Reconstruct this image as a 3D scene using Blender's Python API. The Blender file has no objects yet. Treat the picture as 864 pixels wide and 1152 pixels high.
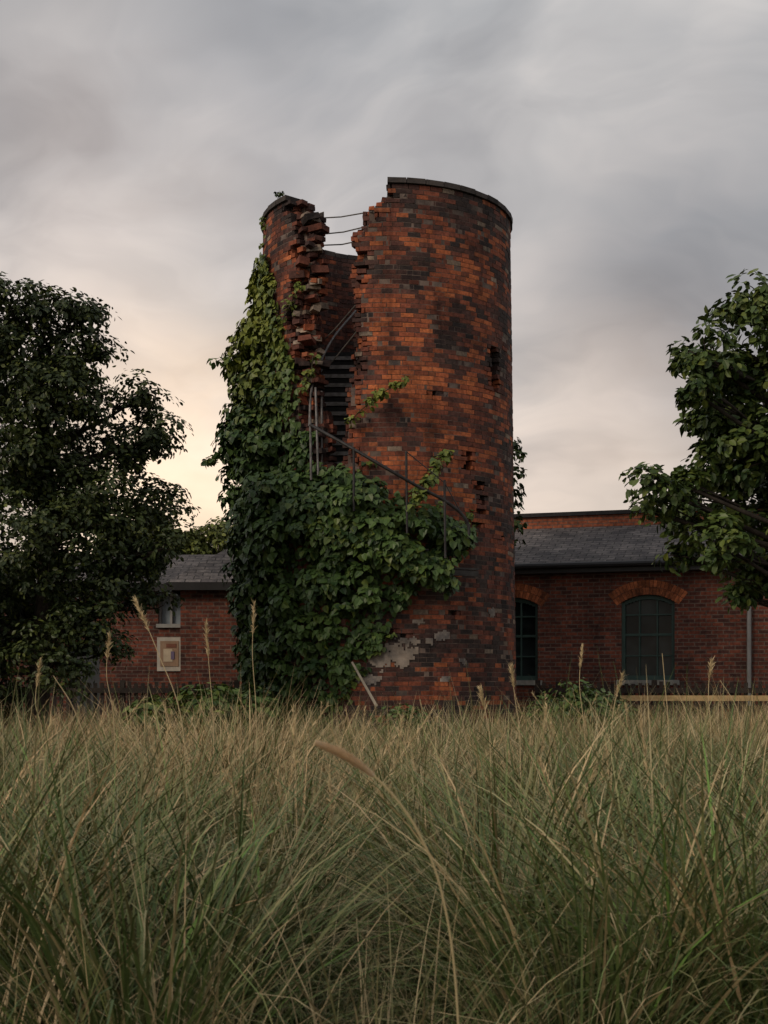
import bpy, math, random
import numpy as np
from mathutils import Vector, noise as mnoise
random.seed(7); rng=np.random.default_rng(7)
scn=bpy.context.scene
F=1500.0; CH=1.6
def P(px,py,d): return np.array([(px-432)/F*d, d, CH+(775-py)/F*d])
# ------------------------------------------------------------ helpers
class MB:
    def __init__(s): s.V=[];s.F=[];s.C=[];s.n=0
    def add(s,V,Fc,col=(1,1,1)):
        V=np.asarray(V,float).reshape(-1,3);Fc=np.asarray(Fc,int).reshape(-1,4)
        c=np.asarray(col,float)
        if c.ndim==1: c=np.tile(c[:3],(len(V),1))
        s.V.append(V);s.F.append(Fc+s.n);s.C.append(c);s.n+=len(V)
    def box(s,x0,x1,y0,y1,z0,z1,col=(1,1,1)):
        V=[(x0,y0,z0),(x1,y0,z0),(x1,y1,z0),(x0,y1,z0),(x0,y0,z1),(x1,y0,z1),(x1,y1,z1),(x0,y1,z1)]
        s.add(V,BF,col)
    def build(s,name,mat,parent=None,smooth=False):
        V=np.concatenate(s.V);Fc=np.concatenate(s.F);C=np.concatenate(s.C)
        return mesh(name,V,Fc,C,mat,parent,smooth)
BF=[(0,3,2,1),(4,5,6,7),(0,1,5,4),(1,2,6,5),(2,3,7,6),(3,0,4,7)]
def mesh(name,V,Fc,C,mat,parent=None,smooth=False,link=True):
    me=bpy.data.meshes.new(name)
    n=len(V);m=len(Fc)
    me.vertices.add(n);me.vertices.foreach_set('co',V.astype(np.float32).ravel())
    me.loops.add(m*4);me.loops.foreach_set('vertex_index',Fc.astype(np.int32).ravel())
    me.polygons.add(m);me.polygons.foreach_set('loop_start',np.arange(0,m*4,4,dtype=np.int32))
    me.polygons.foreach_set('loop_total',np.full(m,4,dtype=np.int32))
    me.polygons.foreach_set('use_smooth',np.full(m,bool(smooth)))
    a=me.color_attributes.new('Col','FLOAT_COLOR','POINT')
    a.data.foreach_set('color',np.concatenate([C,np.ones((n,1))],1).astype(np.float32).ravel())
    if m<100000:
        Q=V[Fc];nn=np.cross(Q[:,2]-Q[:,0],Q[:,3]-Q[:,1]);l=np.linalg.norm(nn,axis=1,keepdims=True);nn/=np.maximum(l,1e-9)
        t=np.stack([-nn[:,1],nn[:,0],np.zeros(m)],1)
        flat=np.abs(nn[:,2])>.97;t[flat]=(1,0,0)
        t/=np.maximum(np.linalg.norm(t,axis=1,keepdims=True),1e-9)
        b=np.cross(nn,t);b[b[:,2]<-1e-6]*=-1
        uv=me.uv_layers.new(name='UVMap')
        u=np.einsum('mij,mj->mi',Q,t);v=np.einsum('mij,mj->mi',Q,b)
        uv.data.foreach_set('uv',np.stack([u,v],-1).astype(np.float32).ravel())
    me.materials.append(mat);me.update();me.validate()
    if not link: return me
    ob=bpy.data.objects.new(name,me);scn.collection.objects.link(ob)
    if parent: ob.parent=parent
    return ob
def empty(name,loc=(0,0,0),rz=0):
    e=bpy.data.objects.new(name,None);e.location=loc;e.rotation_euler=(0,0,rz);scn.collection.objects.link(e);return e
def tube(mb,pts,r,col=(1,1,1),seg=7):
    pts=np.asarray(pts,float);n=len(pts);r=np.broadcast_to(np.asarray(r,float),(n,))
    V=[]
    for i in range(n):
        t=pts[min(i+1,n-1)]-pts[max(i-1,0)];t=t/ (np.linalg.norm(t)+1e-9)
        a=np.cross(t,(0,0,1) if abs(t[2])<.9 else (1,0,0));a/=np.linalg.norm(a);b=np.cross(t,a)
        for k in range(seg):
            an=2*math.pi*k/seg;V.append(pts[i]+r[i]*(math.cos(an)*a+math.sin(an)*b))
    Fc=[(i*seg+k,i*seg+(k+1)%seg,(i+1)*seg+(k+1)%seg,(i+1)*seg+k) for i in range(n-1) for k in range(seg)]
    mb.add(V,Fc,col)
def spline(pts,n=24):
    pts=[np.asarray(p,float) for p in pts];pts=[2*pts[0]-pts[1]]+pts+[2*pts[-1]-pts[-2]];out=[]
    m=len(pts)-3
    for i in range(m):
        p0,p1,p2,p3=pts[i:i+4]
        for t in np.linspace(0,1,max(2,n//m),endpoint=False):
            out.append(.5*((2*p1)+(-p0+p2)*t+(2*p0-5*p1+4*p2-p3)*t*t+(-p0+3*p1-3*p2+p3)*t**3))
    out.append(pts[-2]);return np.array(out)
# ------------------------------------------------------------ materials
def newmat(name):
    m=bpy.data.materials.new(name);m.use_nodes=True;nt=m.node_tree
    return m,nt,nt.nodes['Principled BSDF']
def N(nt,t,**k):
    n=nt.nodes.new(t)
    for a,b in k.items(): setattr(n,a,b)
    return n
def mixc(nt,fac,a,b,mode='MIX'):
    n=N(nt,'ShaderNodeMix',data_type='RGBA',blend_type=mode)
    for sock,v in ((n.inputs['Factor'],fac),(n.inputs[6],a),(n.inputs[7],b)):
        if isinstance(v,bpy.types.NodeSocket): nt.links.new(v,sock)
        elif isinstance(v,(int,float)): sock.default_value=v
        else: sock.default_value=(*v,1)
    return n.outputs[2]
def noise(nt,scale,detail=5,coord='Object',rough=.6,stretch=None):
    tc=N(nt,'ShaderNodeTexCoord');n=N(nt,'ShaderNodeTexNoise');n.inputs['Scale'].default_value=scale
    n.inputs['Detail'].default_value=detail;n.inputs['Roughness'].default_value=rough
    v=tc.outputs[coord]
    if stretch:
        mp=N(nt,'ShaderNodeMapping');mp.inputs['Scale'].default_value=stretch;nt.links.new(v,mp.inputs[0]);v=mp.outputs[0]
    nt.links.new(v,n.inputs['Vector']);return n.outputs['Fac']
def ramp(nt,src,stops):
    r=N(nt,'ShaderNodeValToRGB');e=r.color_ramp.elements
    while len(e)<len(stops): e.new(.5)
    for el,(p,c) in zip(e,stops): el.position=p;el.color=(*c,1)
    nt.links.new(src,r.inputs[0]);return r.outputs[0]
def bump(nt,h,bs,strength=.5,dist=.01):
    b=N(nt,'ShaderNodeBump');b.inputs['Strength'].default_value=strength;b.inputs['Distance'].default_value=dist
    nt.links.new(h,b.inputs['Height']);nt.links.new(b.outputs[0],bs.inputs['Normal'])
def vcmat(name,rough=.85,ns=12,lo=.6,hi=1.3,bd=.01,metal=0,spec=.3,big=None,streak=None):
    m,nt,bs=newmat(name)
    at=N(nt,'ShaderNodeAttribute',attribute_name='Col')
    r=ramp(nt,noise(nt,ns,3),[(.3,(lo,)*3),(.7,(hi,)*3)])
    c=mixc(nt,1.0,at.outputs['Color'],r,'MULTIPLY')
    if big:
        r2=ramp(nt,noise(nt,big,6,rough=.75),[(.37,(.46,.47,.52)),(.49,(.95,.93,.92)),(.66,(1.22,1.13,1.05))])
        c=mixc(nt,1.0,c,r2,'MULTIPLY')
    if streak:
        r3=ramp(nt,noise(nt,streak,4,rough=.6,stretch=(1,1,.12)),[(.36,(.5,.5,.53)),(.5,(1,1,1)),(.72,(1.15,1.12,1.1))])
        c=mixc(nt,.8,c,mixc(nt,1.0,c,r3,'MULTIPLY'))
    nt.links.new(c,bs.inputs['Base Color'])
    bs.inputs['Roughness'].default_value=rough;bs.inputs['Metallic'].default_value=metal
    bs.inputs['Specular IOR Level'].default_value=spec
    if bd: bump(nt,noise(nt,ns*3,2),bs,.6,bd)
    return m
M_brick=vcmat('tower_brick',.92,22,.65,1.3,.004,big=1.3,streak=3.0)
M_stone=vcmat('weathered_stone',.9,8,.7,1.25,.006,big=1.6)
M_metal=vcmat('rusty_dark_metal',.55,10,.6,1.4,.002,.3)
M_wood=vcmat('weathered_wood',.8,6,.6,1.3,.004)
M_bark=vcmat('bark',.95,9,.5,1.4,.02)
M_paint=vcmat('painted_frame',.5,6,.8,1.1,.001)
def leafmat(name,rough=.45,spec=.3):
    m,nt,bs=newmat(name)
    at=N(nt,'ShaderNodeAttribute',attribute_name='Col')
    nt.links.new(at.outputs['Color'],bs.inputs['Base Color']);bs.inputs['Roughness'].default_value=rough
    bs.inputs['Specular IOR Level'].default_value=spec
    return m
M_leaf=leafmat('leaf',.45,.28);M_grass=leafmat('grass_blade',.5,.25)
def brickwall(name,c1,c2,mort,bw=.23,rh=.08,ms=.011,soot=.6,bs_=.006):
    m,nt,bs=newmat(name)
    uv=N(nt,'ShaderNodeUVMap');br=N(nt,'ShaderNodeTexBrick')
    nt.links.new(uv.outputs[0],br.inputs['Vector'])
    br.inputs['Scale'].default_value=1;br.inputs['Brick Width'].default_value=bw;br.inputs['Row Height'].default_value=rh
    br.inputs['Mortar Size'].default_value=ms;br.inputs['Mortar Smooth'].default_value=.2
    br.inputs['Color1'].default_value=(*c1,1);br.inputs['Color2'].default_value=(*c2,1);br.inputs['Mortar'].default_value=(*mort,1)
    n1=ramp(nt,noise(nt,1.1,6,rough=.7),[(.35,(soot,)*3),(.62,(1.2,1.15,1.1))])
    n2=ramp(nt,noise(nt,14,3),[(.3,(.6,.6,.65)),(.7,(1.35,1.3,1.25))])
    c=mixc(nt,1.0,br.outputs[0],n1,'MULTIPLY');c=mixc(nt,1.0,c,n2,'MULTIPLY')
    nt.links.new(c,bs.inputs['Base Color']);bs.inputs['Roughness'].default_value=.9
    bs.inputs['Specular IOR Level'].default_value=.25
    inv=N(nt,'ShaderNodeMath',operation='SUBTRACT');inv.inputs[0].default_value=1;nt.links.new(br.outputs['Fac'],inv.inputs[1])
    bump(nt,inv.outputs[0],bs,.8,bs_);return m
M_wall=brickwall('red_brick_wall',(.20,.062,.038),(.065,.03,.026),(.14,.105,.088),soot=.5)
M_wall2=brickwall('orange_brick_wall',(.36,.12,.06),(.25,.08,.045),(.15,.1,.08))
M_slate=brickwall('slate_roof',(.16,.152,.152),(.09,.086,.09),(.04,.04,.04),.32,.17,.012,.55,.015)
def glassmat():
    m,nt,bs=newmat('window_glass')
    nt.links.new(ramp(nt,noise(nt,1.5,2),[(.4,(.006,.01,.01)),(.65,(.03,.04,.04))]),bs.inputs['Base Color'])
    bs.inputs['Roughness'].default_value=.08;bs.inputs['Specular IOR Level'].default_value=.14;return m
M_glass=glassmat()
def groundmat():
    m,nt,bs=newmat('ground_soil')
    nt.links.new(ramp(nt,noise(nt,.8,4),[(.3,(.02,.022,.01)),(.6,(.045,.045,.02)),(.8,(.07,.06,.03))]),bs.inputs['Base Color'])
    bs.inputs['Roughness'].default_value=1;return m
# ------------------------------------------------------------ ground
g=MB();n=60
xs=np.sign(np.linspace(-1,1,n))*np.abs(np.linspace(-1,1,n))**2.5*400
G=[(x,y+20,.06*mnoise.noise(Vector((x*.3,y*.3,0)))) for y in xs for x in xs]
g.add(G,[(j*n+i,j*n+i+1,(j+1)*n+i+1,(j+1)*n+i) for j in range(n-1) for i in range(n-1)])
g.build('ground',groundmat(),smooth=True)
# ------------------------------------------------------------ tower
CX,CY=.05,24.0;TH=9.86
def RR(z): return 2.34-.125*np.clip(z/TH,0,1.1)
def cyl(px,py):
    k=(px-432)/F; R=2.27
    for _ in range(4):
        a=k*k+1;b=-2*(k*CX+CY);c=CX*CX+CY*CY-R*R;disc=b*b-4*a*c
        d=(-b-math.sqrt(max(disc,0)))/(2*a)
        z=CH+(775-py)/F*d;R=float(RR(z))
    return math.atan2(k*d-CX,CY-d),z
def prof(pts):
    q=sorted([cyl(*p)[::-1] for p in pts]);zz=[a for a,b in q];th=[b for a,b in q]
    return lambda z:np.interp(z,zz,th)
def cp(th,z,r):
    return np.array([CX+r*math.sin(th),CY-r*math.cos(th),z])
tl=prof([(322,205),(326,232),(334,252),(336,300),(331,330),(328,352),(334,400),(340,440),(348,490),(356,530)])
tr=prof([(443,200),(443,219),(430,226),(419,236),(420,248),(407,256),(406,300),(401,330),(406,348),(402,380),(400,420),(393,460),(389,492),(394,520),(398,540)])
zgap=cyl(380,540)[1]
NH=126;NT=2*66;NL=3;LT=.145;dz=TH/NH;dth=2*math.pi/NT
pres=np.ones((NL,NH,NT),bool)
def th_of(i): return -math.pi+(i+.5)*dth
for l in range(NL):
    jl=jr=0
    for j in range(NH):
        z=(j+.5)*dz
        if z<zgap+.1*l: continue
        if random.random()<.45: jl=random.uniform(-.06,.08)
        if random.random()<.45: jr=random.uniform(-.06,.05)
        a=tl(z)+jl+.035*l; b=tr(z)+jr-.02*l
        for i in range(NT):
            t=th_of(i)
            if a<t<b: pres[l,j,i]=False
def carve(px0,px1,py0,py1,layers,prob=1):
    a,z1=cyl(px0,py0);b,z0=cyl(px1,py1)
    for j in range(NH):
        z=(j+.5)*dz
        if z0<z<z1:
            for i in range(NT):
                if a<th_of(i)<b and random.random()<prob:
                    for l in layers: pres[l,j,i]=False
carve(552,561,390,443,(0,1,2))
carve(524,531,505,527,(0,1))
for x,y in ((541,548),(543,562),(540,575),(536,590),(533,600)): carve(x-4,x+4,y-5,y+5,(0,),.9)
carve(515,540,334,338,(0,),.5)
for _ in range(22): pres[0,random.randrange(NH-3),random.randrange(NT)]=False
tower=empty('ruined_brick_tower',(CX,CY,0))
def off(V): return np.asarray(V)-np.array([CX,CY,0])
def cell(th0,th1,z0,z1,r0,r1):
    return [cp(th0,z0,r1),cp(th1,z0,r1),cp(th1,z0,r0),cp(th0,z0,r0),cp(th0,z1,r1),cp(th1,z1,r1),cp(th1,z1,r0),cp(th0,z1,r0)]
core=MB();ero=pres.copy()
ero&=np.roll(pres,1,2)&np.roll(pres,-1,2)
ero[:,:-1]&=pres[:,1:]; ero[:,-1]=False
def g_(l,j,i):
    if l<0 or l>=NL or j<0 or j>=NH: return False
    return ero[l,j,i%NT]
REC=.006
for l in range(NL):
    for j in range(NH):
        z0,z1=j*dz,(j+1)*dz;R=float(RR(z0))
        r1=R-l*LT-(REC if l==0 else 0);r0=R-(l+1)*LT+(REC if l==NL-1 else 0)
        for i in range(NT):
            if not ero[l,j,i]: continue
            t0=-math.pi+i*dth;f=[]
            if not g_(l-1,j,i): f.append(BF[2])
            if not g_(l+1,j,i): f.append(BF[4])
            if not g_(l,j,i-1): f.append(BF[5])
            if not g_(l,j,i+1): f.append(BF[3])
            if not g_(l,j+1,i): f.append(BF[1])
            if f: core.add(off(cell(t0,t0+dth,z0,z1,r0,r1)),f,np.array([.13,.10,.085])*(1+.5*mnoise.noise(Vector((t0*5,z0*3,1)))))
core.build('mortar_core',M_stone,tower)
PAL=np.array([(.45,.14,.055),(.30,.088,.042),(.17,.058,.038),(.085,.042,.035),(.042,.032,.03)])
pc=[(cyl(470,400),1.0,.7,2.3),(cyl(310,330),1.0,.3,1.8),(cyl(500,560),.8,.4,1.2),(cyl(540,300),.2,.3,.7)]
def bcol(t,z,l=0):
    o=.24
    for (ct,cz),a,st,sz in pc: o+=a*math.exp(-((t-ct)/st)**2-((z-cz)/sz)**2)*.42
    o+=.65*mnoise.noise(Vector((t*3,z*1.6,3)))+.55*mnoise.noise(Vector((t*8,z*5,9)))
    if z>9.1: o-=.25*(z-9.1)/.7
    if l>0: o=.36
    o+=random.gauss(0,.19);x=(1-min(max(o,0),1))*4
    i=min(int(x),3);c=PAL[i]*(1-(x-i))+PAL[i+1]*(x-i)
    c=c*random.uniform(.8,1.2)
    q=random.random()
    if q<.018: c=np.array([.27,.21,.16])*random.uniform(.6,1)
    elif q<.10: c=c*.5+np.array([.02,.016,.016])
    elif q<.15: c=c*.4+PAL[0]*.6
    return c
JT=rng.uniform(-.022,.022,(NL,NH,NT));JT[rng.random((NL,NH,NT))<.12]*=1.7
bk=MB();gth=.005
for l in range(NL):
    for j in range(NH):
        R=float(RR(j*dz));sh=(j+l)%2
        r1=R-l*LT;r0=R-(l+1)*LT+.012
        for i in range(sh,NT+sh,2):
            a=pres[l,j,i%NT];b=pres[l,j,(i+1)%NT]
            if not(a or b): continue
            if l==1:
                ex=not(pres[l,j,(i-1)%NT] and pres[l,j,(i+2)%NT] and pres[0,j,i%NT] and pres[0,j,(i+1)%NT] and a and b) or j>NH-2 or not pres[l,j+1,i%NT]
                if not ex: continue
            t0=-math.pi+(i if a else i+1)*dth;t1=-math.pi+(i+2 if b else i+1)*dth
            wv=.014*mnoise.noise(Vector((t0*2.5,j*dz*.8,4)));z0=j*dz+.0045+wv+random.uniform(-.001,.002);z1=(j+1)*dz-.0045+wv+random.uniform(-.002,.001)
            if a: t0+=JT[l,j,i%NT]
            if b: t1+=JT[l,j,(i+2)%NT]
            gt=gth/R;pr=random.gauss(0,.0025)
            edge=not(a and b) or not pres[l,j,(i-1)%NT] or not pres[l,j,(i+2)%NT]
            V=np.array(off(cell(t0+gt,t1-gt,z0,z1,r0,r1+pr if l<2 else r1)))
            if l==2: V=np.array(off(cell(t0+gt,t1-gt,z0,z1,r0-.012+pr,r1-.005)))
            if edge:
                c=V.mean(0);V=c+(V-c)*random.uniform(.95,1.02)+rng.normal(0,.005,(8,3))+rng.normal(0,.008,3)
            bk.add(V,BF,bcol((t0+t1)/2,z0,l)*(.9 if edge else 1))
for _ in range(80):
    z=random.uniform(cyl(340,420)[1],9.6);l=random.uniform(0,.42)
    t=tl(z)+random.uniform(-.03,.1)+.15*l
    c=cp(t,z,float(RR(z))-l)-np.array([CX,CY,0])
    s=np.array([random.uniform(.06,.12),random.uniform(.05,.08),random.uniform(.03,.042)])
    if random.random()<.15: s=s*1.5
    B=np.array([(-1,-1,-1),(1,-1,-1),(1,1,-1),(-1,1,-1),(-1,-1,1),(1,-1,1),(1,1,1),(-1,1,1)])*s*(1+rng.normal(0,.08,(8,3)))
    an=t+random.gauss(0,.5);ca,sa=math.cos(an),math.sin(an);ti=random.gauss(0,.18)
    M=np.array([[ca,-sa,0],[sa,ca,0],[0,0,1]])@np.array([[1,0,0],[0,math.cos(ti),-math.sin(ti)],[0,math.sin(ti),math.cos(ti)]])
    col=bcol(t,z,1) if random.random()<.72 else np.array([.36,.29,.23])*random.uniform(.5,1)
    bk.add(B@M.T+c,BF,col)
bk.build('bricks',M_brick,tower)
co=MB()
for i in range(0,NT,3):
    if pres[0,NH-1,i%NT] and pres[0,NH-1,(i+1)%NT] and pres[0,NH-1,(i+2)%NT]:
        t0=-math.pi+i*dth;dj=random.uniform(-.006,.006)
        co.add(off(cell(t0+.003,t0+3*dth-.003,TH+.004,TH+.085+dj,RR(TH)-.42,RR(TH)+.045+dj)),BF,np.array([.06,.053,.05])*random.uniform(.7,1.3))
co.build('coping',M_stone,tower)
pl=MB()
for (px,py,rx,ry) in ((447,738,22,15),(425,742,12,14),(497,716,11,6),(470,722,22,4),(520,745,8,4),(468,700,8,5),(552,690,6,6),(500,765,6,4),(412,765,14,8)):
    t0,z0=cyl(px,py);wx=rx*2.27/150/2.27;wz=ry*22/F
    s=.03
    for a in np.arange(-wx*1.5,wx*1.5,s/2.27):
        for b in np.arange(-wz*1.5,wz*1.5,s):
            q=(a/wx)**2+(b/wz)**2+1.1*mnoise.noise(Vector(((t0+a)*14,(z0+b)*6,px)))+.8*mnoise.noise(Vector(((t0+a)*40,(z0+b)*18,px)))
            if q<.7:
                th=t0+a;z=z0+b;e=s/2.27
                r=float(RR(z))
                pl.add(off(cell(th,th+e,z,z+s,r-.01,r+.010+.004*mnoise.noise(Vector((th*20,z*9,1))))),BF,np.array([.25,.22,.19])*(1+.5*mnoise.noise(Vector((th*6,z*3,5)))))
pl.build('render_patches',M_stone,tower)
cb=MB()
for a,b in (((350,246,23.0),(419,238,21.9)),((358,264,23.0),(416,254,21.9)),((362,276,23.2),(409,270,21.9)),((352,395,23),(402,341,22)),((352,430,23),(402,372,22))):
    A,B=P(*a),P(*b);m=(A+B)/2-np.array([0,0,.03]);tube(cb,off([A,m,B]),.012,(.12,.11,.1),5)
cb.build('tie_cables',M_metal,tower)
# ------------------------------------------------------------ staircase
st=empty('metal_staircase');mt=(.04,.038,.037)
tm=MB();ns=14
for k in range(ns):
    u=k/(ns-1);y=22.35+u*2.5;z=5.0+u*2.75
    x0=-1.22+.12*u;x1=-.42+.1*u
    tm.box(x0,x1,y,y+.24,z,z+.045,mt);tm.box(x0,x1,y-.006,y+.012,z-.02,z+.047,(.24,.23,.22));tm.box(x0,x1,y+.22,y+.23,z+.05,z+.18,(.02,.02,.02))
for xx in (-1.25,-.38):
    A=np.array([xx,22.2,4.85]);B=np.array([xx+.11,25.0,7.8])
    V=[A+(-.02,0,-.12),A+(.02,0,-.12),B+(.02,0,-.12),B+(-.02,0,-.12),A+(-.02,0,.08),A+(.02,0,.08),B+(.02,0,.08),B+(-.02,0,.08)]
    tm.add(V,BF,mt)
no=9
for k in range(no):
    u=k/(no-1);t=math.radians(-24+u*44);z=4.72-u*1.2
    tm.add(cell(t-.012,t+.09,z,z+.022,2.3,2.72),BF,mt)
t=math.radians(20);tm.add(cell(t+.02,t+.2,3.52,3.55,2.3,2.85),BF,mt);tm.add(cell(t+.0,t+.2,3.42,3.51,2.8,2.84),BF,mt)
tm.build('treads_and_stringers',M_metal,st)
rl=MB();rc=(.035,.033,.033);rc2=(.16,.15,.145)
tube(rl,spline([P(349,478,21.5),P(385,498,21.1),P(430,524,20.9),P(470,547,21.0),P(500,563,21.1),P(519,578,21.2),P(527,592,21.25),P(527,606,21.25)],40),.027,rc)
for a,b,c in (((457,508,21.0),(458,600,21.0),rc),((500,540,21.1),(501,628,21.1),rc),((355,436,22.0),(358,535,21.8),rc2),((362,440,22.3),(362,535,22.2),rc2),((349,470,21.5),(350,540,21.5),rc2),((398,505,21.0),(398,575,21.0),rc)):
    tube(rl,[P(*a),P(*b)],.02,c)
tube(rl,spline([P(348,480,22.0),P(352,432,22.4),P(372,385,23.4),P(400,350,24.4)],24),.022,rc2)
tube(rl,[P(457,508,21.0),P(500,543,21.1)],.009,rc,5)
tube(rl,[P(500,543,21.1),P(527,592,21.25)],.009,rc,5)
rl.build('handrail',M_metal,st,True)
# ------------------------------------------------------------ leaves
SH_IVY=np.array([(0,0,0),(.18,.46,.07),(.62,.34,.05),(1,0,-.08),(.62,-.34,.05),(.18,-.46,.07)])
SH_TREE=np.array([(0,0,0),(.3,.27,.05),(.7,.25,.03),(1,0,-.08),(.7,-.25,.03),(.3,-.27,.05)])
def leafgeo(pos,nrm,tip,size,col,shape):
    n=len(pos);nrm=nrm/np.linalg.norm(nrm,axis=1,keepdims=True)
    tip=tip-(tip*nrm).sum(1,keepdims=True)*nrm;tip/=np.maximum(np.linalg.norm(tip,axis=1,keepdims=True),1e-6)
    s=np.cross(nrm,tip);S=size[:,None,None]
    V=pos[:,None]+S*(shape[None,:,0:1]*tip[:,None]+shape[None,:,1:2]*s[:,None]+shape[None,:,2:3]*nrm[:,None])
    b=np.arange(n)[:,None]*6
    Fc=np.concatenate([b+np.array([[0,3,2,1]]),b+np.array([[0,5,4,3]])])
    C=np.repeat(col,6,axis=0);return V.reshape(-1,3),Fc,C
G0=np.array([.022,.048,.015]);G1=np.array([.07,.122,.03]);G2=np.array([.2,.22,.035])
def clump(mb,c,r,n,outw,size,tone,yel=0,shape=SH_IVY,flat=.8,droop=.8,gs=(G0,G1)):
    d=rng.normal(size=(n,3));d/=np.linalg.norm(d,axis=1,keepdims=True)
    d[:,2]=np.abs(d[:,2])*np.where(rng.random(n)<.78,1,-1)
    rad=r*rng.uniform(.35,1,n)**.5
    pos=c+d*rad[:,None]*np.array([1,1,flat])
    nrm=d*.8+np.asarray(outw)*.5+np.array([0,0,.45])+rng.normal(0,.35,(n,3))
    tip=d*.7+np.array([0,0,-droop])+rng.normal(0,.4,(n,3))
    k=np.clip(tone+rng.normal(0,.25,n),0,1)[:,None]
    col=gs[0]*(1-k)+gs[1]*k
    yy=(np.clip(yel+rng.normal(0,.15,n),0,1)*(rng.random(n)<.5+yel))[:,None]
    col=col*(1-yy)+G2*yy
    V,Fc,C=leafgeo(pos,nrm,tip,size*rng.uniform(.6,1.25,n),col,shape);mb.add(V,Fc,C)
iv=MB()
tR=prof([(302,280),(308,310),(314,345),(322,375),(330,400),(338,440),(345,480),(355,518),(390,532),(425,545),(445,555),(480,578),(520,597),(528,612),(512,632),(482,648),(462,668),(442,692),(428,722),(405,750),(378,790),(372,800)])
zs=[];tt=[]
for y,t in ((280,.02),(330,.12),(370,.32),(410,.55),(450,.42),(480,.5),(510,.68),(550,.55),(600,.45),(650,.42),(700,.32),(800,.2)):
    zs.append(CH+(775-y)/F*24);tt.append(t)
zs=zs[::-1];tt=tt[::-1]
ztop=CH+(775-290)/F*23.5
def ivclump(th,z,pro,r,n,yel,size=.125,tone=None):
    o=np.array([math.sin(th),-math.cos(th),0]);c=cp(th,z,float(RR(z))+pro)
    clump(iv,c,r,n,o,size,random.uniform(.0,.95) if tone is None else tone,yel)
for _ in range(680):
    z=random.uniform(.2,ztop);a=math.radians(-125);b=float(tR(z))
    th=random.uniform(a,b)
    wide=(b-a)
    if random.random()>wide/ (math.radians(160)): continue
    py=775-(z-CH)/22.5*F
    Tl=float(np.interp(z,zs,tt));Tf=float(np.interp(py,[290,380,450,540,600,640,700,790],[.05,.12,.2,.5,.65,.45,.3,.15]))
    w=min(max((-th-.9)/.5,0),1);T=Tl*w+Tf*(1-w)
    ed=min(1,(b-th)/.3+.15);T*=ed
    if 375<py<545 and th>tl(z)-.25: T=min(T,.06)
    yel=max(0,min(.9,(490-py)/180))
    r=random.uniform(.15,.33)*min(1,.35+T*1.4)
    ivclump(th,z,T*random.uniform(.3,1.05)-.0,r,int(80*(r/.3)**1.5)+14,yel)
for _ in range(105):
    u=random.random();t=math.radians(-26+u*46);z=4.78-u*1.2+random.uniform(-.65+.3*u,.02)
    ivclump(t,z,random.uniform(.38,.56),random.uniform(.11,.22),36,.12)
for k in range(26):
    z=random.uniform(1.2,8.3);t=float(tR(z));q=[]
    for s_ in range(7):
        q.append(cp(t,z,float(RR(z))+.03));t+=random.uniform(-.01,.05);z+=random.uniform(-.02,.11)
        if 4.9<z<9 and tl(z)-.03<t<tr(z)+.02: break
    if len(q)<3: continue
    q=np.array(q);tube(iv,q,.006,(.06,.045,.025),4)
    for p_ in q:
        if random.random()<.8: clump(iv,p_,.05,5,(0,-1,0),.09,random.random(),.3)
n=7500
zz=rng.uniform(.1,ztop,n);bb=tR(zz);th=rng.uniform(0,1,n)*(bb+2.1)-2.1
o=np.stack([np.sin(th),-np.cos(th),np.zeros(n)],1);r=RR(zz)+rng.uniform(.02,.16,n)
pos=np.stack([CX+o[:,0]*r,CY+o[:,1]*r,zz],1)
k=rng.random(n)[:,None];py=775-(zz-CH)/22.5*F;yy=(np.clip((490-py)/180,0,.9)*rng.random(n))[:,None]
V,Fc,C=leafgeo(pos,o+rng.normal(0,.35,(n,3))+(0,0,.2),np.array([0,0,-1])+rng.normal(0,.5,(n,3)),rng.uniform(.08,.15,n),(G0*(1-k)+G1*k)*(1-yy)+G2*yy,SH_IVY)
iv.add(V,Fc,C)
def sprig(pts,n,r,yel,d=None,size=.1):
    q=spline(pts,30)
    for _ in range(n):
        i=random.randrange(len(q));ivc=q[i]+rng.normal(0,.03,3)
        clump(iv,ivc,r*random.uniform(.5,1.2),9,(0,-1,0),size,random.uniform(.3,1),yel)
    tube(iv,q,.008,(.05,.04,.02),4)
sprig([P(462,572,21.0),P(478,548,21.1),P(490,525,21.4),P(505,508,21.7)],26,.1,.4)
sprig([P(394,474,21.6),P(410,458,21.5),P(430,442,21.5),P(452,430,21.5)],20,.07,.6,size=.085)
sprig([P(318,360,22.4),P(328,340,22.4),P(338,320,22.3)],8,.08,.5,size=.08)
sprig([P(345,440,22.0),P(350,420,22.0),P(352,400,22.0)],8,.07,.5,size=.08)
sprig([P(262,412,24),P(250,405,24),P(243,407,24)],7,.07,.2,size=.1)
sprig([P(246,512,24),P(238,516,24),P(234,525,24)],7,.07,.2,size=.1)
sprig([P(297,285,23.6),P(299,260,23.4),P(297,245,23.4)],8,.05,.5,size=.07)
for _ in range(40):
    y=random.uniform(497,615);ivclump(math.radians(random.uniform(84,112)),CH+(775-y)/F*24.2,.12*random.random(),random.uniform(.08,.17),12,.15,.11)
iv.build('ivy',M_leaf)
pt=MB();c=P(314,228,22.9)
for k in range(5):
    e=c+np.array([random.uniform(-.06,.06),0,random.uniform(.1,.22)]);tube(pt,[c-(0,0,.05),(c+e)/2,e],.004,(.05,.05,.02),4)
    clump(pt,e,.05,8,(0,0,1),.05,.3,.1)
pt.build('sapling',M_leaf)
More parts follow.
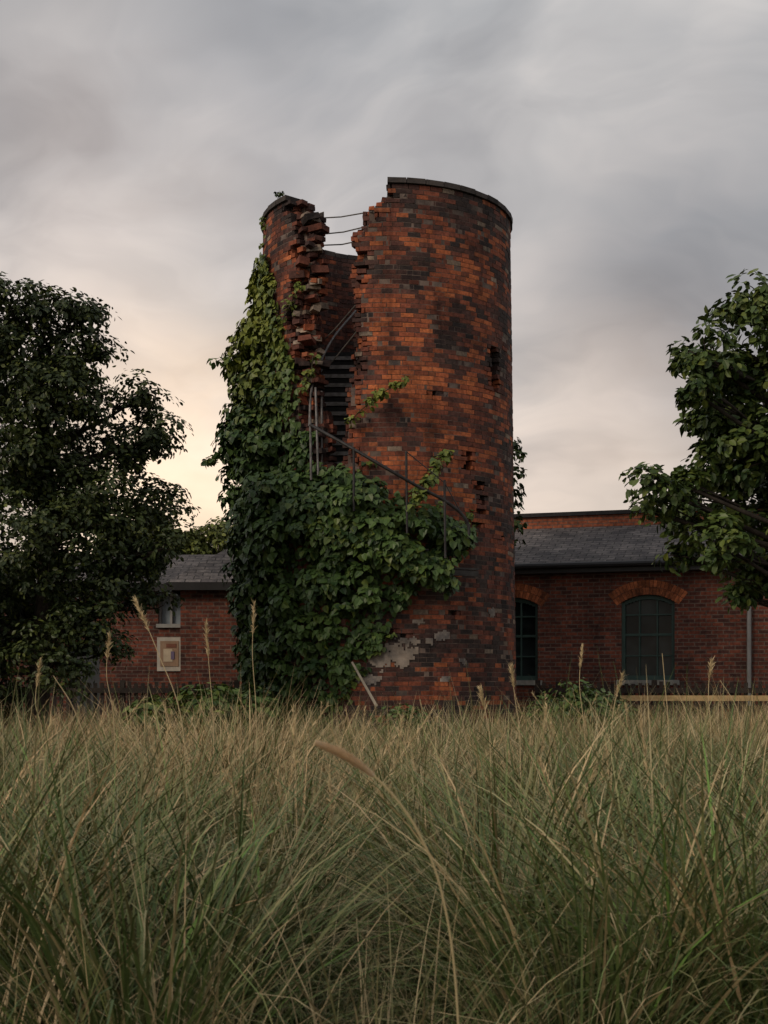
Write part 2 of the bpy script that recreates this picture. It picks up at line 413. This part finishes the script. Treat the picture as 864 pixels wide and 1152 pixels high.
# ------------------------------------------------------------ trees
def tree(name,base,top,lobes,d,nleaf,lsize,gs,shape,trunk_r,crad,spread,yel=0,per=90,limb=.22):
    e=empty(name,tuple(base));base=np.array(base,float);o=np.array(base)
    br=MB();lf=MB();bc=(.035,.028,.022)
    trunk=spline([base-(0,0,.2),base+(0,0,.8),base*.4+np.array(top)*.6+(.15,.1,0),np.array(top)],24)
    tube(br,trunk-o,np.linspace(trunk_r,trunk_r*.3,len(trunk)),bc,10)
    tot=sum(l[2]**2 for l in lobes)
    for (px,py,rp) in lobes:
        r=rp/F*d;dd=d+random.uniform(-spread,spread);c=P(px,py,dd)
        hz=np.linalg.norm((c-trunk[-1])[:2]);i=int(np.argmin(np.abs(trunk[:,2]-max(c[2]-.35*hz,1.8))));s=trunk[i]
        m=(s+c)/2+np.array([0,0,-.05])+rng.normal(0,.1,3)
        q=spline([s,m,c],12);tube(br,q-o,np.linspace(trunk_r*limb,.012,len(q)),bc,6)
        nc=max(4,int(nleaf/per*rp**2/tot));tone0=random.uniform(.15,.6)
        for _ in range(nc):
            v=rng.normal(size=3);v/=np.linalg.norm(v);cc=c+v*r*random.uniform(.1,1.0)**.5*np.array([1,1.1,.9])
            w=spline([c*.7+s*.3,(c+cc)/2+rng.normal(0,.05,3),cc],4);tube(br,w-o,np.linspace(.012,.004,len(w)),bc,3)
            clump(lf,cc-o,crad*random.uniform(.55,1.25),int(per*random.uniform(.6,1.3)),v*.6,lsize,min(1,max(0,tone0+.35*v[2]+random.uniform(-.2,.25))),yel,shape,.7,.25,gs)  # leaf colour lightens towards each lobe's top, light from above put into the colour
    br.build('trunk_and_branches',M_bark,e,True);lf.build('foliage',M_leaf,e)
    return e
L1=[(10,345,38),(55,345,36),(88,362,26),(103,350,12),(20,420,70),(80,410,42),(112,395,12),(70,450,50),(110,455,26),(160,446,28),(178,490,30),(145,500,38),(20,520,70),(75,520,44),(115,560,48),(172,570,36),(188,612,20),(150,610,40),(60,610,76),(130,645,50),(165,672,24),(20,690,80),(95,700,48),(70,560,50),(-60,400,90),(-90,540,110),(-70,670,110),(60,745,44),(-10,760,60),(120,735,22)]
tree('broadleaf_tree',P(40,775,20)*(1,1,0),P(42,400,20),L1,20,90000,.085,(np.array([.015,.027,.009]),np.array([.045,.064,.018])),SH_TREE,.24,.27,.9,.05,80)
L2=[(852,345,30),(822,350,18),(795,403,34),(842,405,40),(770,402,16),(778,440,20),(820,465,38),(783,480,20),(850,500,48),(805,530,40),(765,545,24),(730,545,18),(850,575,40),(772,588,26),(735,578,16),(810,612,32),(768,622,16),(848,645,28),(832,672,12),(930,370,80),(950,490,110),(930,610,80),(990,420,90),(815,430,26),(1010,560,90)]
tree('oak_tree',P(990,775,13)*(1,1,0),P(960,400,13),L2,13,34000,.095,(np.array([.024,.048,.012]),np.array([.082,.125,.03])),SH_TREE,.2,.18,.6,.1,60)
L3=[(215,612,22),(240,602,16),(190,625,26),(258,604,18),(160,610,40),(275,620,30),(225,625,22)]
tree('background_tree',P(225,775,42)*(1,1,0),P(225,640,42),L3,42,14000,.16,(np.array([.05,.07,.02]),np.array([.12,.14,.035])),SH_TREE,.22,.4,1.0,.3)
ft=MB()
for _ in range(240):
    a=random.uniform(-70,70);dd=random.uniform(62,85);c=np.array([dd*math.sin(math.radians(a)),dd*math.cos(math.radians(a)),random.uniform(.5,4.2)])
    clump(ft,c,random.uniform(1.2,2.4),100,(0,-.5,.3),.55,random.random(),0,SH_TREE,.9,.3)
ft.build('distant_trees',M_leaf)
# ------------------------------------------------------------ right building
A=math.radians(-17);OX,OY=2.87,28.5
bl=empty('brick_outbuilding',(OX,OY,0),A)
def lx(px,py_off=0):
    k=(px-432)/F;return (k*OY-OX)/(math.cos(A)-k*math.sin(A))
wl=MB();fr=MB();gl=MB();vo=MB();sl=MB()
EZ=4.2;x0,x1=-4.2,10.5
wins=[(lx(546),lx(605)),(lx(699),lx(759)),(lx(890),lx(950))]
zb,zt=1.78,3.56
def wall(mb,x0,x1,z0,z1,th,ops,y=0):
    xs=x0
    for a,b,c,d in ops:
        mb.box(xs,a,y,y+th,z0,z1);mb.box(a,b,y,y+th,z0,c);mb.box(a,b,y,y+th,d,z1);xs=b
    mb.box(xs,x1,y,y+th,z0,z1)
wall(wl,x0,x1,-.1,EZ,.35,[(a,b,zb,zt) for a,b in wins])
wl.box(x0,x0+.35,.35,6,-.1,EZ);wl.box(x1-.35,x1,.35,6,-.1,EZ)
for a,b in wins:
    w=b-a;ri=.16;Rr=(w*w/4+ri*ri)/(2*ri);cz=zt-Rr;cx=(a+b)/2;n=16
    for i in range(n):
        xa=a+w*i/n;xb=a+w*(i+1)/n;xm=(xa+xb)/2;za=cz+math.sqrt(max(Rr*Rr-(xm-cx)**2,0))
        wl.box(xa,xb,.001,.35,za,zt+.001)
    ha=math.asin(w/2/Rr)*1.18;nv=21
    for ring in range(2):
        for i in range(nv):
            t0=-ha+2*ha*i/nv;t1=t0+2*ha/nv-.008/Rr
            V=[]
            ra=Rr+.003+ring*.155;rb=ra+.145
            for yy in (-.014,.06):
                for (t,r) in ((t0,ra),(t1,ra),(t1,rb),(t0,rb)):
                    V.append((cx+r*math.sin(t),yy,cz+r*math.cos(t)))
            vo.add(V,[(0,1,2,3),(4,7,6,5),(0,4,5,1),(1,5,6,2),(2,6,7,3),(3,7,4,0)],np.array([.40,.13,.055])*random.uniform(.6,1.2))
    gl.box(a,b,.2,.21,zb,zt)
    gc=(.035,.07,.06)
    fw=.07
    fr.box(a,a+fw,.1,.18,zb,zt-.1,gc);fr.box(b-fw,b,.1,.18,zb,zt-.1,gc);fr.box(a+fw,b-fw,.1,.18,zb,zb+.1,gc)
    for i in range(n):
        xa=a+w*i/n;xb=a+w*(i+1)/n;xm=(xa+xb)/2;za=cz+math.sqrt(max(Rr*Rr-(xm-cx)**2,0));fr.box(xa,xb,.102,.178,za-.09,za-.001,gc)
    for f_ in (1/3,2/3): fr.box(a+w*f_-.015,a+w*f_+.015,.12,.17,zb+.1,zt-.06,gc)
    for f_ in (.28,.52,.76): h=.05 if f_==.52 else .028;fr.box(a+fw,b-fw,.115,.175,zb+(zt-zb)*f_,zb+(zt-zb)*f_+h,gc)
    sl.box(a-.1,b+.1,-.09,.1,zb-.1,zb+.003,(.25,.25,.23))
wl.build('walls',M_wall,bl);vo.build('window_arches',M_brick,bl);gl.build('window_glass',M_glass,bl);fr.build('window_frames',M_paint,bl);sl.build('window_sills',M_stone,bl)
rf=MB();D=2.3;RZ=5.22
rf.add([(x0-.2,-.32,EZ-.02),(x1+.2,-.32,EZ-.02),(x1+.2,D,RZ),(x0-.2,D,RZ),(x0-.2,-.32,EZ+.05),(x1+.2,-.32,EZ+.05),(x1+.2,D,RZ+.07),(x0-.2,D,RZ+.07)],BF)
rf.build('slate_roof',M_slate,bl)
gu=MB();tube(gu,[(x0-.2,-.38,EZ-.02),(x1+.2,-.38,EZ-.02)],.06,(.02,.02,.022),8);gu.box(x0-.15,x1+.15,-.3,-.003,EZ-.17,EZ-.03,(.025,.025,.026))
dx=lx(843);tube(gu,[(dx,-.3,EZ-.05),(dx,-.1,EZ-.3),(dx,-.1,0)],.045,(.22,.22,.22),8)
gu.build('gutter_and_downpipe',M_paint,bl)
up=MB();up.box(x0,x1,D+.003,D+.35,RZ-1,5.55);up.build('upper_wall',M_wall2,bl)
cp_=MB();cp_.box(x0-.08,x1+.08,D-.07,D+.42,5.553,5.64,(.03,.03,.032))
cp_.build('upper_coping',M_stone,bl)
bx=MB();bx.box(x0,x1,D+.35,8,0,5.4);bx.build('rear_block',M_wall,bl)
# ------------------------------------------------------------ left house
lh=empty('brick_house',(0,0,0))
w=MB();r=MB();f=MB();gg=MB()
d1=27.0
xa=(203-432)/F*d1;xb=(330-432)/F*d1;ez=CH+(775-657)/F*d1
w.box(xa,xb,d1,d1+4.5,-.1,ez)
rx0,rx1,ry0,ry1=xa-.25,xb+.25,d1-.25,d1+4.75;rz=ez+1.3;mx0=xa+1.3;mx1=xb-1.0;my=d1+2.25
r.add([(rx0,ry0,ez+.02),(rx1,ry0,ez+.02),(mx1,my,rz),(mx0,my,rz)],[(0,1,2,3)])
r.add([(rx0,ry1,ez+.02),(rx0,ry0,ez+.02),(mx0,my,rz),(mx0,my+.001,rz)],[(0,1,2,3)])
r.add([(rx1,ry0,ez+.02),(rx1,ry1,ez+.02),(mx1,my+.001,rz),(mx1,my,rz)],[(0,1,2,3)])
r.add([(rx1,ry1,ez+.02),(rx0,ry1,ez+.02),(mx0,my,rz),(mx1,my,rz)],[(0,1,2,3)])
f.box(rx0,rx1,ry0,ry0+.04,ez-.14,ez+.015,(.025,.024,.024));f.box(rx0,rx0+.04,ry0+.045,ry1,ez-.14,ez+.015,(.025,.024,.024))
d2=28.6;xc=(-140-432)/F*d2;xd=xa+.3;ez2=CH+(775-660)/F*d2
def X2(p): return (p-432)/F*d2
def Z2(p): return CH+(775-p)/F*d2
wall(w,xc,X2(205),-.1,ez2,.3,[(X2(78),X2(112),-.05,Z2(725)),(X2(178),X2(204.5),Z2(702),Z2(664))],d2)
w.box(xc,xc+.3,d2+.31,d2+4,-.1,ez2)
gg.box(X2(178),X2(204.5),d2+.14,d2+.15,Z2(702),Z2(664),(.22,.26,.29))
for q in (178,190.5,203): f.box(X2(q),X2(q)+.05,d2+.08,d2+.138,Z2(702),Z2(664),(.3,.3,.29))
f.box(X2(176),X2(206)-.02,d2-.06,d2-.003,Z2(702)-.08,Z2(702),(.3,.3,.28))
f.box(X2(176),X2(206)-.02,d2-.03,d2-.003,Z2(664),Z2(664)+.08,(.3,.3,.28))
f.box(X2(78),X2(112),d2+.1,d2+.15,-.05,Z2(725),(.05,.055,.06))
r.add([(xc-.2,d2-.3,ez2-.02),(xa+.6,d2-.3,ez2-.02),(xa+.6,d2+2.2,ez2+.85),(xc-.2,d2+2.2,ez2+.85),(xc-.2,d2-.3,ez2+.04),(xa+.6,d2-.3,ez2+.04),(xa+.6,d2+2.2,ez2+.91),(xc-.2,d2+2.2,ez2+.91)],BF)
r.add([(xc-.2,d2+2.21,ez2+.9),(xa+.6,d2+2.21,ez2+.9),(xa+.6,d2+4.6,ez2),(xc-.2,d2+4.6,ez2)],[(0,1,2,3)])
f.box(xc-.2,xa-.27,d2-.36,d2-.305,ez2-.12,ez2+.03,(.03,.03,.03))
w.build('walls',M_wall,lh);r.build('slate_roof',M_slate,lh);f.build('trim_and_door',M_paint,lh);gg.build('window_glass',M_paint,lh)
nb=MB();a,b=X2(177),X2(205);c,d_=Z2(755),Z2(717);y=d2-.04
nb.box(a,b,y,y+.035,c,d_,(.45,.42,.36))
nb.box(a+.07,b-.07,y-.012,y-.002,c+.1,d_-.08,(.30,.2,.13))
nb.box(a+.14,b-.2,y-.02,y-.013,c+.2,d_-.25,(.5,.42,.3));nb.box(a+.2,b-.12,y-.02,y-.013,d_-.22,d_-.14,(.2,.08,.05))
nb.box(a+.3,b-.16,y-.024,y-.0205,c+.25,c+.42,(.15,.12,.2))
nb.build('framed_notice_board',M_paint)
# ------------------------------------------------------------ fences
def fence(name,pa,pb,z0,z1,sp,col,railcol,rz):
    mb=MB();pa=np.array(pa);pb=np.array(pb);L=np.linalg.norm(pb-pa);u=(pb-pa)/L;v=np.array([-u[1],u[0]])
    def bx(s0,s1,w0,w1,a,b,c):
        q=[pa+u*s+v*w_ for s,w_ in((s0,w0),(s1,w0),(s1,w1),(s0,w1))]
        mb.add([(*p,a) for p in q]+[(*p,b) for p in q],BF,c)
    s=0
    while s<L:
        bx(s,s+sp*.55,0,.025,z0,z1+random.uniform(-.03,.03),np.array(col)*random.uniform(.6,1.3));s+=sp
    for z in rz: bx(0,L,-.05,-.003,z,z+.1,railcol)
    s=0
    while s<L: bx(s,s+.1,.028,.12,z0,z1+.05,np.array(col));s+=2.2
    return mb.build(name,M_wood)
fence('wooden_picket_fence',(2.9,25.6),(9.5,24.6),0,1.72,.13,(.035,.025,.02),(.035,.025,.02),(.6,1.52))
fence('wooden_rail_barrier',(4.35,24.6),(9.2,23.9),0,1.3,2.3,(.12,.085,.05),(.42,.29,.14),(1.38,))
fence('wooden_picket_fence',(-9.5,25.5),(-2.4,25.9),0,1.72,.13,(.03,.024,.02),(.03,.024,.02),(.6,1.52))
pk=MB();tube(pk,[P(424,795,21.0),P(396,745,21.4)],[.03,.022],(.27,.24,.19),4);pk.build('wooden_plank',M_wood)
# ------------------------------------------------------------ shrubs
def shrub(name,px,py,d,r,n,size,gs,yel=.1):
    c=P(px,py,d);e=empty(name,(c[0],c[1],0));mb=MB();b=MB();o=np.array([c[0],c[1],0])
    for _ in range(n):
        v=rng.normal(size=3);v/=np.linalg.norm(v);v[2]=abs(v[2]);cc=c-o+v*r*(1,1,.9)*random.uniform(.4,1)-(0,0,r*.6)
        q=spline([(0,0,0),cc*.5+rng.normal(0,.04,3),cc],6);tube(b,q,np.linspace(.012,.006,len(q)),(.05,.04,.02),4)
        clump(mb,cc,r*.35,26,v,size,random.random(),yel,SH_TREE,.9,.3,gs)
    mb.build('foliage',M_leaf,e);b.build('stems',M_bark,e)
gs=(np.array([.03,.06,.015]),np.array([.085,.14,.035]))
shrub('shrub',650,785,21.5,.65,70,.1,gs);shrub('shrub',232,785,19,.5,46,.16,gs,.2);shrub('shrub',285,790,19.5,.5,34,.12,gs)
shrub('shrub',455,806,18.5,.45,30,.1,gs);shrub('shrub',615,798,21.5,.45,30,.1,gs);shrub('shrub',690,795,22,.4,26,.1,gs)
shrub('shrub',175,798,16,.3,24,.14,gs,.2)
# ------------------------------------------------------------ grass
def tussock(n,Lm,spread,lean,straw,wid,seg,tint,up=.16,hero=False):
    L=np.clip(rng.normal(Lm,Lm*.17,n),Lm*.55,Lm*(1.15 if hero else 1.28));ph=rng.uniform(0,2*np.pi,n)
    a0=np.abs(rng.normal(up,up,n))+.02;a1=a0+np.abs(rng.normal(lean,.5,n))
    br=spread*np.sqrt(rng.random(n));bp=ph+rng.normal(0,.6,n)
    pos=np.stack([br*np.cos(bp),br*np.sin(bp),np.full(n,-.03)],1)
    w=wid*rng.uniform(.45,1.5,n);tw=rng.normal(0,.6,n)
    sd=np.stack([-np.sin(ph+tw),np.cos(ph+tw),np.zeros(n)],1);dr=np.stack([np.cos(ph),np.sin(ph)],1)
    V=np.zeros((n,seg+1,2,3));C=np.zeros((n,seg+1,2,3))
    ks=rng.random(n)<straw
    g1=np.array([.075,.105,.034]);g2=np.array([.18,.21,.07]);s1=np.array([.58,.45,.26]);s2=np.array([.34,.26,.14])
    if hero: g1=np.array([.055,.092,.03]);g2=np.array([.15,.195,.065])
    u=rng.random(n)[:,None];cg=g1*(1-u)+g2*u;cs=s1*(1-u)+s2*u;c=np.where(ks[:,None],cs,cg)*tint
    if hero:
        vv=rng.random(n)<.012;c[vv]=np.array([.14,.25,.055]);w[vv]*=1.5
    pt_=.4 if hero else .65
    tipc=np.where(rng.random(n)[:,None]<pt_,c*.45+np.array([.48,.37,.21])*.55,c)
    for s in range(seg+1):
        t=s/seg;ww=w*(1-t**2.2)*(.6+.4*min(1,t*4))+.0006
        V[:,s,0]=pos-sd*ww[:,None]/2;V[:,s,1]=pos+sd*ww[:,None]/2
        cc=c*(1-t*t)+tipc*t*t;C[:,s,0]=cc;C[:,s,1]=cc
        a=a0+(a1-a0)*t**1.5;st_=(L/seg)
        pos=pos+np.stack([np.sin(a)*dr[:,0]*st_,np.sin(a)*dr[:,1]*st_,np.cos(a)*st_],1)
    b=(np.arange(n)*(seg+1)*2)[:,None,None]+(np.arange(seg)*2)[None,:,None]
    Fc=b+np.array([0,1,3,2])[None,None]
    return V.reshape(-1,3),Fc.reshape(-1,4),C.reshape(-1,3)
GM=MB()
def put(T,x,y,s,sz=None):
    GM.add(T[0]*np.array([s,s,sz or s])+np.array([x,y,0]),T[1],T[2])
heroes=[(150,4.1,1.08),(262,5.1,1.0),(15,4.7,1.1),(560,5.4,1.12),(660,4.3,1.0),(760,4.6,1.1),(870,4.4,1.05),(480,7.0,1.02),(335,7.6,.95),(655,7.2,1.08),(800,6.7,1.12),(70,7.2,1.1),(190,8.2,1.05),(-60,6,1.1),(930,6.5,1.1),(590,8.8,1.05),(430,9.3,.98),(740,9,1.08),(280,9.8,1.05),(20,9.5,1.1),(860,9.2,1.05),(120,5.9,1.05),(-120,4.5,1.1),(990,4.6,1.1),(380,12,1.0),(620,12.5,1.02),(160,12.5,1.0),(790,12,1.02),(500,14,1.0),(60,14,1.0)]
hp=[]
for px,d,s in heroes:
    x=(px-432)/F*d;hp.append((x,d))
    tint=np.array([random.uniform(.9,1.2),1,.95])*random.uniform(.75,1.15)
    put(tussock(500,1.42,.17,1.5,random.uniform(.06,.2),.0105,8,tint,.2,True),x,d,s)
y=3.6
while y<27:
    sp=.42 if y<10 else .5
    hw=.30*y+2.2;x=-hw
    while x<hw:
        xx=x+random.uniform(-.24,.24);yy=y+random.uniform(-.24,.24);x+=sp
        if (xx-CX)**2+(yy-CY)**2<2.45**2: continue
        nz=mnoise.noise(Vector((xx*.55,yy*.4,2)));hue=mnoise.noise(Vector((xx*.4,yy*.3,7)))
        tint=np.array([1+.3*hue,1,1-.1*hue])*random.uniform(.7,1.25)
        if yy<10:
            dm=min(math.hypot(xx-a,yy-b) for a,b in hp)
            if dm<.34: continue
            s=.6+.25*nz+random.uniform(-.12,.12)+.03*(yy-4)
            put(tussock(int(95),1.38,.22,1.1,min(.9,.55+.5*hue+random.uniform(-.15,.15)),.0085,6,tint),xx,yy,s)
        else:
            s=.88+.45*nz+random.uniform(-.16,.13);s=max(.5,min(s,1.08 if yy<15 else .97 if yy<18 else .9))
            straw=min(.88,max(.1,.52+.7*hue+random.uniform(-.1,.1)))
            if yy<15: put(tussock(int(140*s),1.38,.2,1.2,straw,.012,5,tint),xx,yy,s)
            else: put(tussock(int(80*s),1.34,.3,.95,straw,.018,4,tint),xx,yy,s)
    y+=sp*.92
print('grass verts',GM.n)
GM.build('tall_grass',M_grass)
sk=MB()
def stalk(pts,r=.003,head=0,col=(.5,.39,.22),hw=.011,n=18,per=16):
    q=spline(pts,n);tube(sk,q,np.linspace(r,r*.45,len(q)),col,4)
    if head:
        for i in range(len(q)-head,len(q)-1):
            for _ in range(per):
                p=q[i]+(q[i+1]-q[i])*random.random();dv=rng.normal(0,hw,3);t=(q[i+1]-q[i])/np.linalg.norm(q[i+1]-q[i])*.03
                s=rng.normal(0,.0018,3);sk.add([p-s,p+s,p+dv+t+s*.2,p+dv+t-s*.2],[(0,1,2,3)],np.array(col)*random.uniform(.8,1.3))
for a,b,c,dd in (((152,675),(178,735),(205,815),6.5),((286,680),(284,735),(288,800),9),((123,715),(120,760),(128,810),9),((232,705),(236,760),(240,810),9),((745,735),(748,770),(752,820),8),((800,745),(797,780),(800,830),8),((655,730),(652,770),(658,830),9),((575,750),(580,790),(585,830),8),((700,760),(690,800),(688,850),7),((810,765),(830,800),(835,850),7),((45,745),(40,790),(48,830),8),((540,775),(548,810),(552,850),7),((905,740),(880,790),(860,850),6),((60,760),(84,800),(100,860),6)):
    C=P(*c,dd);stalk([P(c[0]+(c[0]-b[0])*.8,1050,dd)*(1,1,0),C*(1,1,.55)+np.array([(c[0]-b[0])*.3/F*dd,0,0]),C,P(*b,dd),P(*a,dd)],.0035,6 if random.random()<.8 else 0,n=32,per=26)
for _ in range(210):
    d=random.uniform(5.5,22);px=random.uniform(-150,1010);x=(px-432)/F*d
    if (x-CX)**2+(d-CY)**2<7: continue
    h=random.uniform(1.15,1.54);k=random.gauss(0,.25);stalk([(x,d,0),(x+k*.2,d,h*.6),(x+k,d,h)],.0033,6,per=22)
sk.build('dry_grass_stalks',M_grass)
fx=MB();D0=2.75
q=spline([P(519,1600,D0),P(519,1300,D0),P(513,1110,D0),P(496,1000,D0),P(470,935,D0),P(441,893,D0),P(412,866,D0),P(385,848,D0),P(359,837,D0)],88)
tube(fx,q,.0026,(.4,.32,.17),6)
i0=int(len(q)*.7)
for i in range(i0,len(q)-1):
    u=(i-i0)/(len(q)-1-i0);rad=.0125*math.sin(math.pi*min(1,.1+u*.85))**.5
    t=(q[i+1]-q[i]);t/=np.linalg.norm(t)
    for _ in range(240):
        p=q[i]+(q[i+1]-q[i])*random.random();dv=rng.normal(size=3);dv-=dv@t*t;dv/=np.linalg.norm(dv)
        e=p+dv*rad*random.uniform(.5,1.05)+t*.01;s=np.cross(dv,t)*.0012
        fx.add([p-s,p+s,e+s*.3,e-s*.3],[(0,1,2,3)],np.array([.8,.62,.4])*random.uniform(.8,1.15))
fx.build('foxtail_seed_head',M_grass)
# ------------------------------------------------------------ world
wd=bpy.data.worlds.new('World');scn.world=wd;wd.use_nodes=True;nt=wd.node_tree;bg=nt.nodes['Background']
tc=N(nt,'ShaderNodeTexCoord');sp=N(nt,'ShaderNodeSeparateXYZ');nt.links.new(tc.outputs['Generated'],sp.inputs[0])
def mth(op,a,b=None,clamp=False):
    n=N(nt,'ShaderNodeMath',operation=op,use_clamp=clamp)
    for s,v in zip(n.inputs,(a,b)):
        if v is None: continue
        if isinstance(v,(int,float)): s.default_value=v
        else: nt.links.new(v,s)
    return n.outputs[0]
zc=mth('MAXIMUM',sp.outputs[2],0.0);den=mth('ADD',zc,.3)
cm=N(nt,'ShaderNodeCombineXYZ');nt.links.new(mth('DIVIDE',sp.outputs[0],den),cm.inputs[0]);nt.links.new(mth('DIVIDE',sp.outputs[1],den),cm.inputs[1])
def wn(vec,scale,detail,offs,rough=.5):
    mp=N(nt,'ShaderNodeMapping');mp.inputs['Location'].default_value=offs
    nt.links.new(vec,mp.inputs[0]);n=N(nt,'ShaderNodeTexNoise');n.inputs['Scale'].default_value=scale;n.inputs['Detail'].default_value=detail
    n.inputs['Roughness'].default_value=rough;nt.links.new(mp.outputs[0],n.inputs[0]);return n
def madd(vec,mul,add):
    v=N(nt,'ShaderNodeVectorMath',operation='MULTIPLY_ADD');nt.links.new(vec,v.inputs[0]);v.inputs[1].default_value=mul
    if isinstance(add,tuple): v.inputs[2].default_value=add
    else: nt.links.new(add,v.inputs[2])
    return v.outputs[0]
n1=wn(cm.outputs[0],1.7,4,(3.1,1.7,0),.5)
wvec=madd(n1.outputs['Color'],(.9,.9,0),cm.outputs[0])
n2=wn(wvec,2.6,5,(.4,5,0),.52)
base=ramp(nt,zc,[(0,(.86,.72,.60)),(.09,(.90,.76,.64)),(.15,(.78,.69,.62)),(.21,(.61,.575,.555)),(.29,(.54,.53,.53)),(.45,(.56,.56,.565)),(1,(.62,.62,.635))])
cl=ramp(nt,n1.outputs['Fac'],[(.34,(.70,.71,.72)),(.5,(.95,.955,.96)),(.66,(1.25,1.2,1.16))])
cl2=ramp(nt,n2.outputs['Fac'],[(.33,(.72,.73,.75)),(.5,(.96,.965,.97)),(.66,(1.24,1.21,1.18))])
c=mixc(nt,1.0,base,cl,'MULTIPLY');c=mixc(nt,1.0,c,cl2,'MULTIPLY')
wa=madd(n2.outputs['Color'],(.15,.1,.15),(-.075,-.05,-.075))
wb=N(nt,'ShaderNodeVectorMath',operation='ADD');nt.links.new(wa,wb.inputs[0]);nt.links.new(tc.outputs['Generated'],wb.inputs[1])
wnm=N(nt,'ShaderNodeVectorMath',operation='NORMALIZE');nt.links.new(wb.outputs[0],wnm.inputs[0])
def lobe(c,px,py,power,col,mode='ADD'):
    dt=N(nt,'ShaderNodeVectorMath',operation='DOT_PRODUCT');nt.links.new(wnm.outputs[0],dt.inputs[0])
    dt.inputs[1].default_value=Vector(((px-432)/F,1,(775-py)/F)).normalized()
    gf=mth('POWER',mth('MAXIMUM',dt.outputs['Value'],0.0),power)
    if mode=='ADD': return mixc(nt,1.0,c,mixc(nt,gf,(0,0,0),col),'ADD')
    return mixc(nt,gf,c,mixc(nt,1.0,c,col,'MULTIPLY'))
c=lobe(c,205,545,190,(.65,.42,.2));c=lobe(c,60,190,140,(.12,.075,.05));c=lobe(c,690,475,280,(.32,.22,.14));c=lobe(c,110,440,200,(.12,.08,.05))
c=lobe(c,780,330,160,(.60,.61,.64),'M');c=lobe(c,330,90,200,(.85,.85,.87),'M')
sky=N(nt,'ShaderNodeTexSky',sky_type='NISHITA');sky.sun_disc=False
SD=Vector((-.68,-.55,.48)).normalized()
sky.sun_elevation=math.asin(SD.z);sky.sun_rotation=math.atan2(SD.x,SD.y)
skd=mixc(nt,1.0,sky.outputs[0],(.09,.09,.09),'MULTIPLY')
c=mixc(nt,.06,c,skd)
nt.links.new(c,bg.inputs[0]);bg.inputs[1].default_value=.9
sn=bpy.data.lights.new('front_left_fill','SUN');sn.energy=1.5;sn.angle=math.radians(18);sn.color=(1,.83,.66)
so=bpy.data.objects.new('front_left_fill',sn);so.rotation_euler=(-SD).to_track_quat('-Z','Y').to_euler();scn.collection.objects.link(so)  # added soft lamp lighting the front; the sun itself is low behind-left
# ------------------------------------------------------------ camera
cam=bpy.data.cameras.new('camera');co_=bpy.data.objects.new('camera',cam);scn.collection.objects.link(co_)
co_.location=(0,0,CH);co_.rotation_euler=(math.radians(90),0,0)
cam.sensor_fit='VERTICAL';cam.sensor_height=36;cam.lens=36*F/1152;cam.shift_y=199/1152;cam.clip_end=2000
cam.dof.use_dof=True;cam.dof.focus_distance=22.5;cam.dof.aperture_fstop=9
scn.camera=co_
scn.view_settings.view_transform='Standard';scn.view_settings.look='None';scn.view_settings.exposure=0
